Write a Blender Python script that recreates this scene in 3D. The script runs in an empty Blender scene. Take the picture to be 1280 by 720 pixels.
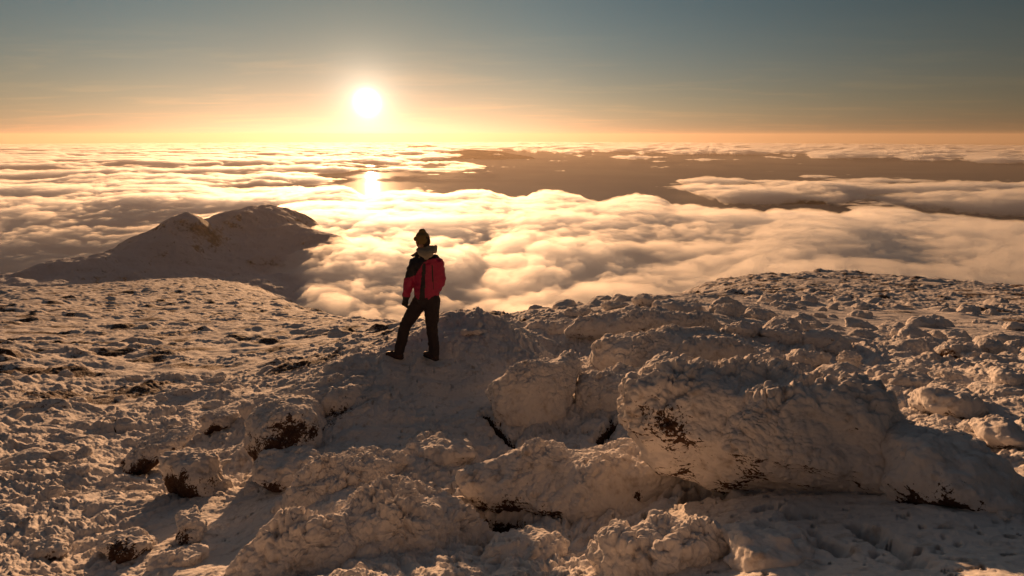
import bpy, bmesh, math, random
import numpy as np
from mathutils import Vector, Matrix

# ------------------------------------------------------------------ camera, world, sun, exposure
F_PX = 711.0                      # focal length in pixels of a 1280 px wide frame
CX, CY = 640.0, 360.0
HOR_Y = 169.0                     # row of true eye level
PITCH = math.atan((CY - HOR_Y) / F_PX)
SUN_PX = (459.0, 128.0)
R_EARTH = 1.0e7
EXPOSURE = 0.07
HAZE_D = 1.25e-5
CLOUD_DENS, CLOUD_G = .0095, .70

scene = bpy.context.scene
cam_d = bpy.data.cameras.new('camera')
cam = bpy.data.objects.new('camera', cam_d)
scene.collection.objects.link(cam)
cam.location = (0, 0, 0)
cam.rotation_euler = (math.pi/2 - PITCH, 0, 0)
cam_d.sensor_width = 36.0
cam_d.lens = 36.0 * F_PX / 1280.0
cam_d.clip_start = 0.05
cam_d.clip_end = 400000.0
scene.camera = cam

def pix_dir(px, py):
    """world direction(s) through a pixel of the 1280x720 frame"""
    px = np.asarray(px, float); py = np.asarray(py, float)
    u = (px - CX) / F_PX; v = (CY - py) / F_PX
    c, s = math.cos(PITCH), math.sin(PITCH)
    x = u; y = c + s * v; z = -s + c * v
    return x, y, z
def az_t(px, py):
    """azimuth and slope (z over horizontal distance)"""
    x, y, z = pix_dir(px, py)
    return np.arctan2(x, y), z / np.hypot(x, y)
def project(x, y, z):
    c, s = math.cos(PITCH), math.sin(PITCH)
    d = c * y - s * z; up = s * y + c * z
    return CX + F_PX * x / d, CY - F_PX * up / d
def P(px, py, r):
    """world point through a pixel at horizontal distance r"""
    x, y, z = pix_dir(px, py); h = np.hypot(x, y)
    return Vector((float(x/h*r), float(y/h*r), float(z/h*r)))

_sd = pix_dir(*SUN_PX); _sl = math.sqrt(sum(float(a)**2 for a in _sd))
SUN_DIR = Vector([float(a)/_sl for a in _sd])
LAMP_DIR = (SUN_DIR + Vector((0, 0, .012))).normalized()
SUN_EL = math.asin(LAMP_DIR.z); SUN_AZ = math.atan2(SUN_DIR.x, SUN_DIR.y)

SKY_STRENGTH = 0.105
world = bpy.data.worlds.new('World'); scene.world = world; world.use_nodes = True
def build_world():
    wt = world.node_tree; wt.nodes.clear(); L = wt.links.new
    def N(typ, **kw):
        nd = wt.nodes.new('ShaderNode'+typ)
        for k, v in kw.items():
            if k[0] == '_': setattr(nd, k[1:], v)
            else:
                sk = nd.inputs[int(k[1:]) if k[0] == 'i' and k[1:].isdigit() else k]
                if isinstance(v, bpy.types.NodeSocket): L(v, sk)
                else: sk.default_value = v
        return nd
    M = lambda op, a, b=0.0, cl=False: N('Math', _operation=op, _use_clamp=cl, i0=a, i1=b).outputs[0]
    def mix(f, a, b, mode='MIX'):
        nd = N('Mix', _data_type='RGBA', _blend_type=mode, i0=f, i6=a, i7=b); return nd.outputs[2]
    sky = N('TexSky'); sky.sky_type = 'NISHITA'; sky.sun_disc = False
    sky.sun_elevation = SUN_EL; sky.sun_rotation = SUN_AZ
    sky.altitude = 1200; sky.air_density = 1.0; sky.dust_density = 0.6; sky.ozone_density = 1.0
    tc = N('TexCoord').outputs['Generated']
    nrm = N('VectorMath', _operation='NORMALIZE', i0=tc).outputs[0]
    sep = N('SeparateXYZ', i0=nrm); el = sep.outputs[2]
    dot = N('VectorMath', _operation='DOT_PRODUCT', i0=nrm, i1=tuple(SUN_DIR)).outputs['Value']
    ang = M('ARCCOSINE', M('MINIMUM', dot, .9999999))
    # the clear sky, less saturated than pure air: thin high ice haze
    hsv = N('HueSaturation', i1=.70, Color=sky.outputs[0]).outputs[0]
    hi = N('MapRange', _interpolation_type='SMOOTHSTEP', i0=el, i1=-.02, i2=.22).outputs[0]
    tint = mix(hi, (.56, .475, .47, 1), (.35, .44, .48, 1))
    tint = mix(N('MapRange', _interpolation_type='SMOOTHSTEP', i0=el, i1=.24, i2=.5).outputs[0], tint, (.86, .72, .66, 1))  # sky above the frame brightened to lift the shaded ground
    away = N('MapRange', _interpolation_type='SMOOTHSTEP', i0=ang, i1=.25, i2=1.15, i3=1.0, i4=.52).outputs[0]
    away = M('MULTIPLY', away, N('MapRange', _interpolation_type='SMOOTHSTEP', i0=ang, i1=1.1, i2=2.2, i3=1.0, i4=.35).outputs[0])  # sky behind the camera dimmed to darken faces turned this way
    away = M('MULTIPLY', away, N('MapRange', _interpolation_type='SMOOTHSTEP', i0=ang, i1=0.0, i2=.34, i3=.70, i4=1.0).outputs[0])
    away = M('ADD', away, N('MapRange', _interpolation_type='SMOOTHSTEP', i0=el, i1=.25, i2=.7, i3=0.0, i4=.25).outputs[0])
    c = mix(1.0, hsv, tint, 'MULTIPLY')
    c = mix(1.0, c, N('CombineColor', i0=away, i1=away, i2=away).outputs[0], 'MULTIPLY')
    # thin streaks of ice cloud
    inv = M('DIVIDE', 1.0, M('ADD', M('ABSOLUTE', el), .06))
    px = M('MULTIPLY', sep.outputs[0], inv); py = M('MULTIPLY', sep.outputs[1], inv)
    v = N('CombineXYZ', i0=M('ADD', M('MULTIPLY', px, .5), M('MULTIPLY', py, .12)), i1=M('MULTIPLY', py, 1.1)).outputs[0]
    ns = N('TexNoise', Vector=v, Scale=1.1, Detail=7.0, Roughness=.62, Distortion=.5).outputs[0]
    ci = N('MapRange', _interpolation_type='SMOOTHSTEP', i0=ns, i1=.47, i2=.70).outputs[0]
    band = N('MapRange', _interpolation_type='SMOOTHSTEP', i0=el, i1=.20, i2=.10).outputs[0]
    ci = M('MULTIPLY', M('MULTIPLY', ci, band), .35)
    c = mix(ci, c, mix(1.0, c, (1.5, 1.25, 1.05, 1), 'MULTIPLY'))
    # the sun's disc and the forward-scattered light round it
    def ex(s): return M('EXPONENT', M('MULTIPLY', ang, -1/s))
    def gs(s): return M('EXPONENT', M('MULTIPLY', M('MULTIPLY', ang, ang), -1/(s*s)))
    core = M('MULTIPLY', gs(.0115), GLOW[0]); a1 = M('MULTIPLY', ex(.026), GLOW[1]); a2 = M('MULTIPLY', ex(.16), GLOW[2])
    g = mix(1.0, mix(1.0, N('CombineColor', i0=core, i1=core, i2=core).outputs[0], (1, .9, .7, 1), 'MULTIPLY'),
            mix(1.0, N('CombineColor', i0=a1, i1=a1, i2=a1).outputs[0], (1, .82, .62, 1), 'MULTIPLY'), 'ADD')
    g = mix(1.0, g, mix(1.0, N('CombineColor', i0=a2, i1=a2, i2=a2).outputs[0], (1, .72, .50, 1), 'MULTIPLY'), 'ADD')
    c = mix(1.0, c, g, 'ADD')
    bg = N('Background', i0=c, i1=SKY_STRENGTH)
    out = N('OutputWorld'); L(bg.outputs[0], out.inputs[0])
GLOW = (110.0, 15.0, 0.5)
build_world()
sun_d = bpy.data.lights.new('sun', 'SUN'); sun_d.energy = 5.0; sun_d.angle = math.radians(0.5); sun_d.color = (1.0, .53, .25)
sun = bpy.data.objects.new('sun', sun_d); scene.collection.objects.link(sun)
sun.rotation_euler = (-LAMP_DIR).to_track_quat('-Z', 'Y').to_euler()
vs = scene.view_settings; vs.view_transform = 'Standard'; vs.look = 'None'; vs.exposure = EXPOSURE; vs.gamma = 1; vs.use_curve_mapping = False
cy = scene.cycles
cy.max_bounces = 24; cy.volume_bounces = 16; cy.diffuse_bounces = 4; cy.glossy_bounces = 3; cy.transparent_max_bounces = 16
cy.use_denoising = True; cy.sample_clamp_indirect = 8.0

# ------------------------------------------------------------------ noise
_rng = np.random.RandomState(11)
_perm = _rng.permutation(512).astype(np.int32)
_perm = np.concatenate([_perm, _perm, _perm])
_g2 = np.stack([np.cos(np.arange(512)*2*math.pi/512*37), np.sin(np.arange(512)*2*math.pi/512*37)], 1)
_g3 = _rng.normal(size=(512, 3)); _g3 /= np.linalg.norm(_g3, axis=1)[:, None]
def _fade(t): return t*t*t*(t*(t*6-15)+10)
def n2(x, y):
    xi = np.floor(x).astype(np.int64); yi = np.floor(y).astype(np.int64)
    xf = x - xi; yf = y - yi; xi &= 511; yi &= 511
    u = _fade(xf); v = _fade(yf)
    def g(i, j, dx, dy):
        h = _perm[_perm[(xi+i) & 511] + ((yi+j) & 511)] 
        return _g2[h, 0]*dx + _g2[h, 1]*dy
    a = g(0,0,xf,yf); b = g(1,0,xf-1,yf); c = g(0,1,xf,yf-1); d = g(1,1,xf-1,yf-1)
    return ((a+(b-a)*u) + ((c+(d-c)*u)-(a+(b-a)*u))*v) * 1.5
def n3(x, y, z):
    xi = np.floor(x).astype(np.int64); yi = np.floor(y).astype(np.int64); zi = np.floor(z).astype(np.int64)
    xf = x-xi; yf = y-yi; zf = z-zi; xi &= 511; yi &= 511; zi &= 511
    u = _fade(xf); v = _fade(yf); w = _fade(zf)
    def g(i, j, k, dx, dy, dz):
        h = _perm[_perm[_perm[(xi+i) & 511] + ((yi+j) & 511)] + ((zi+k) & 511)]
        return _g3[h,0]*dx + _g3[h,1]*dy + _g3[h,2]*dz
    r = []
    for k in (0, 1):
        a = g(0,0,k,xf,yf,zf-k); b = g(1,0,k,xf-1,yf,zf-k); c = g(0,1,k,xf,yf-1,zf-k); d = g(1,1,k,xf-1,yf-1,zf-k)
        ab = a+(b-a)*u; cd = c+(d-c)*u
        r.append(ab+(cd-ab)*v)
    return (r[0]+(r[1]-r[0])*w) * 1.5
def fbm2(x, y, oct=5, gain=.5, lac=2.03):
    s = 0; a = 1
    for i in range(oct):
        s = s + a*n2(x + i*17.3, y + i*9.1); a *= gain; x = x*lac; y = y*lac
    return s
def bil2(x, y, oct=5, gain=.5, lac=2.03):
    """billows: rounded tops, sharp creases, about 0..1"""
    s = 0; a = 1; t = 0
    for i in range(oct):
        s = s + a*(1-(1-np.abs(n2(x + i*17.3, y + i*9.1)))**2) ; t += a; a *= gain
        x, y = (x*.8 - y*.6)*lac, (x*.6 + y*.8)*lac
    return s/t
def fbm3(x, y, z, oct=4, gain=.5, lac=2.03):
    s = 0; a = 1
    for i in range(oct):
        s = s + a*n3(x+i*7.7, y+i*3.1, z+i*5.3); a *= gain; x = x*lac; y = y*lac; z = z*lac
    return s
def bil3(x, y, z, oct=4, gain=.5, lac=2.03):
    s = 0; a = 1; t = 0
    for i in range(oct):
        s = s + a*np.abs(n3(x+i*7.7, y+i*3.1, z+i*5.3)); t += a; a *= gain; x = x*lac; y = y*lac; z = z*lac
    return s/t
def knobs3(x, y, z, fill=1.0):
    """rounded knobs packed side by side, 0..1"""
    xi = np.floor(x).astype(np.int64); yi = np.floor(y).astype(np.int64); zi = np.floor(z).astype(np.int64)
    best = np.full(x.shape, 9.0)
    for i in (-1, 0, 1):
        for j in (-1, 0, 1):
            for k in (-1, 0, 1):
                h = _perm[_perm[_perm[(xi+i) & 511] + ((yi+j) & 511)] + ((zi+k) & 511)]
                h2 = _perm[h+13]; h3 = _perm[h2+29]; h4 = _perm[h3+5]
                d = (x-xi-i-h/511.)**2 + (y-yi-j-h2/511.)**2 + (z-zi-k-h3/511.)**2
                best = np.minimum(best, d*(.7+.9*h4/511.))
    return np.sqrt(np.clip(1-best*1.25, 0, 1))
def sstep(a, b, x):
    t = np.clip((x-a)/(b-a), 0, 1); return t*t*(3-2*t)

# ------------------------------------------------------------------ mesh helpers
def mesh_np(name, V, Q, smooth=True, mat=None, attrs=None, parent=None):
    me = bpy.data.meshes.new(name)
    V = np.ascontiguousarray(V, np.float32); Q = np.ascontiguousarray(Q, np.int32)
    k = Q.shape[1]
    me.vertices.add(len(V)); me.vertices.foreach_set('co', V.ravel())
    me.loops.add(Q.size); me.loops.foreach_set('vertex_index', Q.ravel())
    me.polygons.add(len(Q)); me.polygons.foreach_set('loop_start', np.arange(0, Q.size, k, dtype=np.int32))
    me.polygons.foreach_set('loop_total', np.full(len(Q), k, np.int32))
    if smooth: me.polygons.foreach_set('use_smooth', np.ones(len(Q), bool))
    for an, av in (attrs or {}).items():
        at = me.attributes.new(an, 'FLOAT', 'POINT'); at.data.foreach_set('value', np.ascontiguousarray(av, np.float32))
    me.update(calc_edges=True)
    if mat: me.materials.append(mat)
    o = bpy.data.objects.new(name, me); scene.collection.objects.link(o)
    if parent: o.parent = parent
    return o
def grid_quads(na, nr):
    i = np.arange(nr-1)[:, None]*na + np.arange(na-1)[None, :]
    return np.stack([i, i+1, i+1+na, i+na], -1).reshape(-1, 4)
def tag(o, label=None, cat=None, group=None, kind=None):
    if label: o['label'] = label
    if cat: o['category'] = cat
    if group: o['group'] = group
    if kind: o['kind'] = kind
    return o

# ------------------------------------------------------------------ node helpers
class NT:
    def __init__(s, name, vol=False):
        s.m = bpy.data.materials.new(name); s.m.use_nodes = True
        s.t = s.m.node_tree; s.t.nodes.clear()
        s.out = s.t.nodes.new('ShaderNodeOutputMaterial')
    def n(s, typ, **kw):
        nd = s.t.nodes.new('ShaderNode'+typ)
        for k, v in kw.items():
            if k.startswith('_'): setattr(nd, k[1:], v)
        for k, v in kw.items():
            if k.startswith('_'): continue
            key = int(k[1:]) if (k[0] == 'i' and k[1:].isdigit()) else k.replace('__', ' ')
            s.set(nd, key, v)
        return nd
    def set(s, nd, key, v):
        sock = nd.inputs[key]
        if isinstance(v, bpy.types.NodeSocket): s.t.links.new(v, sock)
        elif isinstance(v, bpy.types.Node): s.t.links.new(v.outputs[0], sock)
        else: sock.default_value = v
    def math(s, op, a, b=0.0, c=None, clamp=False):
        nd = s.n('Math', _operation=op, _use_clamp=clamp, i0=a, i1=b)
        if c is not None: s.set(nd, 2, c)
        return nd.outputs[0]
    def mr(s, v, a, b, c=0.0, d=1.0, kind='SMOOTHSTEP'):
        return s.n('MapRange', _interpolation_type=kind, i0=v, i1=a, i2=b, i3=c, i4=d).outputs[0]
    def mix(s, f, a, b, mode='MIX'):
        nd = s.n('Mix', _data_type='RGBA', _blend_type=mode)
        s.set(nd, 0, f); s.set(nd, 6, a); s.set(nd, 7, b); return nd.outputs[2]
    def noise(s, vec, scale, detail=4, rough=.5, **kw):
        return s.n('TexNoise', Vector=vec, Scale=scale, Detail=float(detail), Roughness=rough, **kw).outputs[0]
    def link(s, a, b): s.t.links.new(a, b)

# ------------------------------------------------------------------ snow and rime materials
def snow_material(name, scale=1.0, rock=True, far=False):
    m = NT(name); tc = m.n('TexCoord').outputs['Object']
    geo = m.n('NewGeometry')
    f1 = m.noise(tc, 9*scale, 6, .6); f2 = m.noise(tc, 42*scale, 5, .62); f3 = m.noise(tc, 1.3*scale, 4, .5)
    white = m.mix(f3, (.80, .77, .76, 1), (.66, .62, .60, 1))
    grime = m.mix(m.mr(f1, .50, .80), white, (.40, .34, .30, 1))
    col = grime
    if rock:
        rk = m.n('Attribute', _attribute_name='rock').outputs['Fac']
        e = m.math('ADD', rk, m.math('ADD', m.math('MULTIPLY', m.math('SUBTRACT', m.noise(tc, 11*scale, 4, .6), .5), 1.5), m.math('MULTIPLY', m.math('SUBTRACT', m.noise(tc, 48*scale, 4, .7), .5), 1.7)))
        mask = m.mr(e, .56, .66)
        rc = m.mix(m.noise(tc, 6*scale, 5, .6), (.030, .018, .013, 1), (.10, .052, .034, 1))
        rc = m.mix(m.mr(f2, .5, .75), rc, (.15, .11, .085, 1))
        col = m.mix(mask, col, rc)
    hgt = m.math('ADD', m.math('MULTIPLY', f1, .012/scale), m.math('MULTIPLY', f2, .006/scale))
    vo = m.n('TexVoronoi', Vector=tc, Scale=26*scale, _feature='SMOOTH_F1'); hgt = m.math('SUBTRACT', hgt, m.math('MULTIPLY', vo.outputs[0], .012/scale))
    b1 = m.n('Bump', Strength=.9, Distance=1.0, Height=hgt)
    b = m.n('BsdfPrincipled', Base__Color=col, Roughness=.85, Normal=b1.outputs[0])
    b.inputs['Specular IOR Level'].default_value = .15
    m.link(b.outputs[0], m.out.inputs[0])
    return m.m

# ------------------------------------------------------------------ ground: heights from surveyed points
GP = [(640,720,2.7),(520,720,2.9),(400,720,3.5),(250,720,4.1),(120,720,4.7),(0,720,5.1),(-80,720,5.6),
      (760,720,2.75),(900,720,2.5),(1020,720,2.4),(1150,720,2.4),(1280,720,2.5),(1360,720,2.7),
      (1280,650,3.3),(1180,650,3.2),(1060,680,2.8),(960,660,3.0),(900,645,3.4),(840,690,3.0),
      (1280,600,4.3),(1200,590,4.2),(1280,540,5.9),(1180,540,5.6),(1280,490,8.2),(1150,490,8.0),(1050,500,6.6),(1000,560,5.0),
      (1280,445,14),(1150,440,13),(1060,450,10.5),(1000,435,11),(1280,410,27),(1150,405,25),(1050,405,20),(980,405,16),
      (1280,385,48),(1150,375,55),(1050,375,48),(960,375,40),(900,368,42),(860,372,30),
      (1280,362,95),(1200,354,112),(1100,346,125),(1000,342,130),(930,347,118),(880,357,95),(1370,372,85),
      (1280,372,190),(1100,360,250),(1000,358,260),(900,372,200),(1370,385,170),
      (850,368,28),(800,374,24),(760,379,21),(700,388,20),(660,398,19),(620,403,19),(580,402,21),(540,402,26),
      (900,400,13),(830,400,13),(760,405,13),(700,412,13),(640,415,13),(700,440,9.5),(800,440,9.0),(900,440,8.8),(800,500,6.4),
      (800,390,60),(760,400,60),(700,412,60),(640,420,60),(580,418,60),(520,410,80),
      (0,640,6.9),(0,590,8.8),(0,540,11.5),(0,500,15),(0,450,27),(0,410,55),(0,380,110),(0,362,220),(-90,500,17),(-90,400,80),(-90,640,7.5),
      (130,640,6.3),(130,590,8.0),(130,540,11),(130,490,16.5),(130,440,32),(130,400,75),(130,370,160),(130,356,280),
      (250,660,5.0),(250,600,6.9),(250,550,9.3),(250,500,13.5),(250,450,25),(250,400,65),(250,365,170),(250,349,330),
      (330,640,4.9),(320,600,6.1),(350,560,7.0),(370,500,10.5),(370,460,17),(370,420,36),(370,395,75),(350,375,160),(330,362,280),
      (420,650,4.1),(430,600,4.8),(440,560,5.6),(360,505,7.5),(400,520,6.8),(450,490,7.0),(440,466,7.9),(400,478,8.0),
      (440,440,16),(440,420,30),(450,402,60),(480,404,50),(400,392,110),(490,425,20),(500,440,11),
      (480,456,7.4),(500,456,7.4),(522,456,7.4),(545,456,7.4),(565,456,7.4),(560,425,8.05),(560,412,8.6),(600,411,8.6),(640,422,8.8),(520,436,8.0),(480,455,7.65),(520,428,10.5),(560,407,13),(600,405,14),(470,446,10.5),(500,500,6.6),(560,500,6.55),(600,520,6.1),(560,560,5.4),(520,545,5.65),(480,570,5.35),
      (660,480,7.0),(680,545,5.4),(740,550,5.2),(800,560,4.9),(620,560,5.35),(560,600,4.75),(500,620,4.5),(620,640,4.1),(600,690,3.5),(700,690,3.4),(800,640,4.0),
      (880,560,5.0),(700,620,4.3),(400,700,3.7),(540,680,3.5),(300,690,4.4)]
GZ = [(-100,600,-190),(0,600,-170),(130,600,-160),(250,600,-150),(350,500,-150),(420,350,-130),(480,300,-120),(560,250,-110),(700,250,-105),(850,500,-170),(1000,600,-190),(1280,500,-160),(1380,500,-150)]
_ga, _gl, _gs = [], [], []
for px_, py_, r_ in GP:
    a_, t_ = az_t(px_, py_); _ga.append(float(a_)); _gl.append(math.log(r_)); _gs.append(float(t_))
for px_, r_, z_ in GZ:
    a_, t_ = az_t(px_, 300); _ga.append(float(a_)); _gl.append(math.log(r_)); _gs.append(z_/r_)
class RBF:
    """thin smooth surface through scattered values of slope against (azimuth, log distance)"""
    def __init__(s, a, l, v, ka=3.2, lam=.004):
        s.p = np.stack([np.array(a)*ka, np.array(l)], 1); s.ka = ka; n = len(v)
        K = s.k(np.linalg.norm(s.p[:, None]-s.p[None], axis=-1)) + lam*np.eye(n)*.5
        Pm = np.concatenate([np.ones((n, 1)), s.p], 1)
        A = np.block([[K, Pm], [Pm.T, np.zeros((3, 3))]])
        w = np.linalg.solve(A, np.concatenate([v, np.zeros(3)])); s.w = w[:n]; s.c = w[n:]
    def k(s, d): return -np.sqrt(d*d+.0004)
    def __call__(s, a, l):
        sh = np.shape(a); a = np.ravel(a)*s.ka; l = np.ravel(l); out = np.empty(len(a))
        for i in range(0, len(a), 60000):
            q = np.stack([a[i:i+60000], l[i:i+60000]], 1)
            d = np.sqrt(((q[:, None]-s.p[None])**2).sum(-1))
            out[i:i+60000] = s.k(d)@s.w + s.c[0] + q@s.c[1:]
        return out.reshape(sh)
ground_rbf = RBF(_ga, _gl, np.array(_gs))
def coarse(rbf, a0, a1, na, l0, l1, nl):
    """table of an RBF on a regular grid, read bilinearly"""
    aa = np.linspace(a0, a1, na); ll = np.linspace(l0, l1, nl); A, L = np.meshgrid(aa, ll)
    T = rbf(A, L)
    # a light blur takes the creases out
    for _ in range(2):
        T[1:-1] = (T[:-2]+2*T[1:-1]+T[2:])/4; T[:, 1:-1] = (T[:, :-2]+2*T[:, 1:-1]+T[:, 2:])/4
    def f(a, l):
        u = np.clip((a-a0)/(a1-a0)*(na-1), 0, na-1.001); v = np.clip((l-l0)/(l1-l0)*(nl-1), 0, nl-1.001)
        i = u.astype(int); j = v.astype(int); u = u-i; v = v-j
        return (T[j, i]*(1-u)+T[j, i+1]*u)*(1-v) + (T[j+1, i]*(1-u)+T[j+1, i+1]*u)*v
    return f
LG0, LG1 = math.log(1.3), math.log(650.)
_gf = coarse(ground_rbf, math.radians(-66), math.radians(66), 440, LG0, LG1, 440)
def domes(x, y, size, fill=.8, seed=0, flat=.55):
    """heightfield of separate rounded lumps, one per cell"""
    gx = x/size; gy = y/size; xi = np.floor(gx).astype(np.int64); yi = np.floor(gy).astype(np.int64)
    best = np.zeros_like(gx)
    for i in (-1, 0, 1):
        for j in (-1, 0, 1):
            cx = xi+i; cy_ = yi+j
            h = _perm[_perm[(cx+seed) & 511] + (cy_ & 511)]
            h2 = _perm[h+(seed % 97)]; h3 = _perm[h2+31]; h4 = _perm[h3+77]
            px = cx + .5 + (h/511.-.5)*.9; py = cy_ + .5 + (h2/511.-.5)*.9
            R = .28 + .42*(h3/511.)**1.5; on = (h4/511.) < fill
            an = h/511.*6.28; ca, sa = np.cos(an), np.sin(an)
            dx, dy = gx-px, gy-py
            d = np.sqrt((dx*ca+dy*sa)**2 + ((-dx*sa+dy*ca)*1.45)**2)/R
            hh = np.where((d < 1) & on, np.maximum(1-d**2.4, 0)**.6*R, 0)
            best = np.maximum(best, hh)
    return best*size
SMOOTH_PX = [(330,650,5.0,1.0),(300,690,4.4,1.1),(380,610,5.0,.5),(1100,700,2.6,1.6),(980,690,2.7,.8),(1240,700,2.8,1.3),(1080,403,22,7),(1040,398,28,6),(1150,412,19,3),(470,545,5.8,.6),
             (720,555,5.0,.3),(700,470,6.3,.3),(240,640,5.3,.6),(560,480,6.8,1.1),(502,455,7.4,.30),(545,455,7.4,.30)]
def smooth_mask(x, y):
    s = np.zeros_like(x)
    for px_, py_, r_, rad in SMOOTH_PX:
        p = P(px_, py_, r_); s = np.maximum(s, np.exp(-(((x-p.x)**2+(y-p.y)**2)/rad**2)))
    return s
CRACKS = [((1070,655,2.95),(1108,690,2.75),.030,.26),((1108,690,2.75),(1150,735,2.5),.034,.26),((1018,686,2.8),(1048,730,2.55),.020,.16),((868,612,3.75),(915,634,3.6),.08,.35),
          ((1125,640,3.6),(1185,634,3.75),.10,.35),((1185,634,3.75),(1235,655,3.6),.09,.3),((952,655,3.1),(990,668,3.05),.03,.12),((590,665,3.9),(640,690,3.7),.10,.3),((560,690,3.6),(600,730,3.4),.08,.25),
          ((765,520,5.5),(745,550,5.1),.06,.2),((640,545,5.3),(605,505,6.0),.04,.12)]
def crack_field(x, y):
    f = np.zeros_like(x); g = np.zeros_like(x)
    for p, q, w, dp in CRACKS:
        a, b = P(*p), P(*q); dx, dy = b.x-a.x, b.y-a.y
        t = np.clip(((x-a.x)*dx+(y-a.y)*dy)/(dx*dx+dy*dy), 0, 1); d = np.hypot(x-a.x-t*dx, y-a.y-t*dy)
        d = d*(1+.9*fbm2(x*7+p[0], y*7, 3)); k = np.exp(-(d/w)**2); f = np.maximum(f, k*dp); g = np.maximum(g, k)
    return f, g
def ground_base(x, y):
    r = np.hypot(x, y); return _gf(np.arctan2(x, y), np.log(r))*r
LIP = [(400,480,7.6),(440,470,7.9),(474,458,8.0),(520,438,8.4),(560,415,8.9),(610,412,9.0),(650,425,8.8)]
def ground_z(x, y, fine=True):
    x = np.asarray(x, float); y = np.asarray(y, float)
    r = np.hypot(x, y); z = ground_base(x, y)
    sm = smooth_mask(x, y); rough = 1-.93*sm
    near = sstep(16, 7, r)
    # buried boulders and drifts
    wx = x + .35*fbm2(x*.7, y*.7, 3); wy = y + .35*fbm2(x*.7+9, y*.7, 3)
    z = z + .16*fbm2(x*.55, y*.55, 3)*sstep(2, 7, r)*rough + sstep(20, 80, r)*.6*fbm2(x*.045, y*.045, 4)
    far1 = sstep(7.0, 11., r)
    patch = .15+.85*sstep(-.15, .35, fbm2(x*.12+5, y*.12, 3) + .35)
    z = z + far1*rough*patch*(1-.3*sstep(0, -.4, np.arctan2(x, y)))*(.50*domes(wx, wy, .34, .62, 3) + .6*domes(wx+3, wy, .16, .75, 8) + .42*domes(wx+9, wy+4, .8, .22, 15) + .07*(bil2(wx*1.3+7, wy*2.1, 4, .6)-.35))*(1-.35*sstep(14, 30, r))*(1-.5*sstep(60, 200, r))
    z = z + sstep(14, 30, r)*rough*patch*.28*domes(wx, wy, 1.7, .3, 21)
    z = z + sstep(50, 120, r)*.16*domes(wx, wy, 4.2, .4, 51)
    # rime
    if fine:
        amp = near*rough
        k = bil2(wx*2.1, wy*2.1, 2)*.11 + bil2(wx*6.5+3, wy*6.5, 3, .6)*.085
        z = z + amp*(k-.07) + rough*sstep(22, 9, r)*(sstep(-.1, .35, fbm2(x*.9+3, y*.9, 2))*(.26*domes(x, y, .12, .95, 33)+.22*domes(x, y, .055, .95, 44))+.012*(bil2(x*30, y*30, 2, .62)-.3))
    z = z + sm*(.03*fbm2(x*1.2, y*3.0, 2) + .006*fbm2(x*5, y*14, 3)*sstep(8, 4, r) + .004*fbm2(x*24, y*24, 3)*sstep(8, 4, r))
    for p, q in zip(LIP[:-1], LIP[1:]):      # the raised lip of the platform
        a, b = P(*p), P(*q); dx, dy = b.x-a.x, b.y-a.y
        t = np.clip(((x-a.x)*dx+(y-a.y)*dy)/(dx*dx+dy*dy), 0, 1); d = np.hypot(x-a.x-t*dx, y-a.y-t*dy)
        lipz = .15*np.exp(-(d/.42)**2) if p is LIP[0] else np.maximum(lipz, .15*np.exp(-(d/.42)**2))
    z = z + lipz
    if fine:
        for bx, by, bs, bw in DRIFTS[:60]:       # snow banked up round the boulders
            if bs > .12: z = z + .16*bs*np.exp(-((x-bx)**2+(y-by)**2)/(1.15*bw)**2)
        z = z - crack_field(x, y)[0]
    return z
def build_ground():
    na, nr = NA_G, NR_G
    az = np.linspace(math.radians(-60), math.radians(60), na); l = np.linspace(LG0+.02, LG1, nr)
    A, L = np.meshgrid(az, l); r = np.exp(L); x = r*np.sin(A); y = r*np.cos(A)
    z = ground_z(x, y)
    rk = .06 + .5*sstep(.1, .6, fbm2(x*.35, y*.35, 4))*sstep(9, 18, r)
    rk = rk + sstep(8, 14, r)*.30 - smooth_mask(x, y)*.6
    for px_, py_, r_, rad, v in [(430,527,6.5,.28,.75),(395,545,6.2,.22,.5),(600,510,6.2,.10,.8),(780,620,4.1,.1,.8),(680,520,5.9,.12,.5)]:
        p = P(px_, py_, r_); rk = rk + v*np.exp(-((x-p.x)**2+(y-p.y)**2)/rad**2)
    rk = rk + 1.5*crack_field(x, y)[1]  # cracks and hollows coloured dark, like the shade inside them
    m = snow_material('rime_crusted_ground')
    return tag(mesh_np('ground', np.stack([x, y, z], -1).reshape(-1, 3), grid_quads(na, nr)[:, ::-1], mat=m, attrs={'rock': rk.ravel()}), kind='structure')

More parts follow.
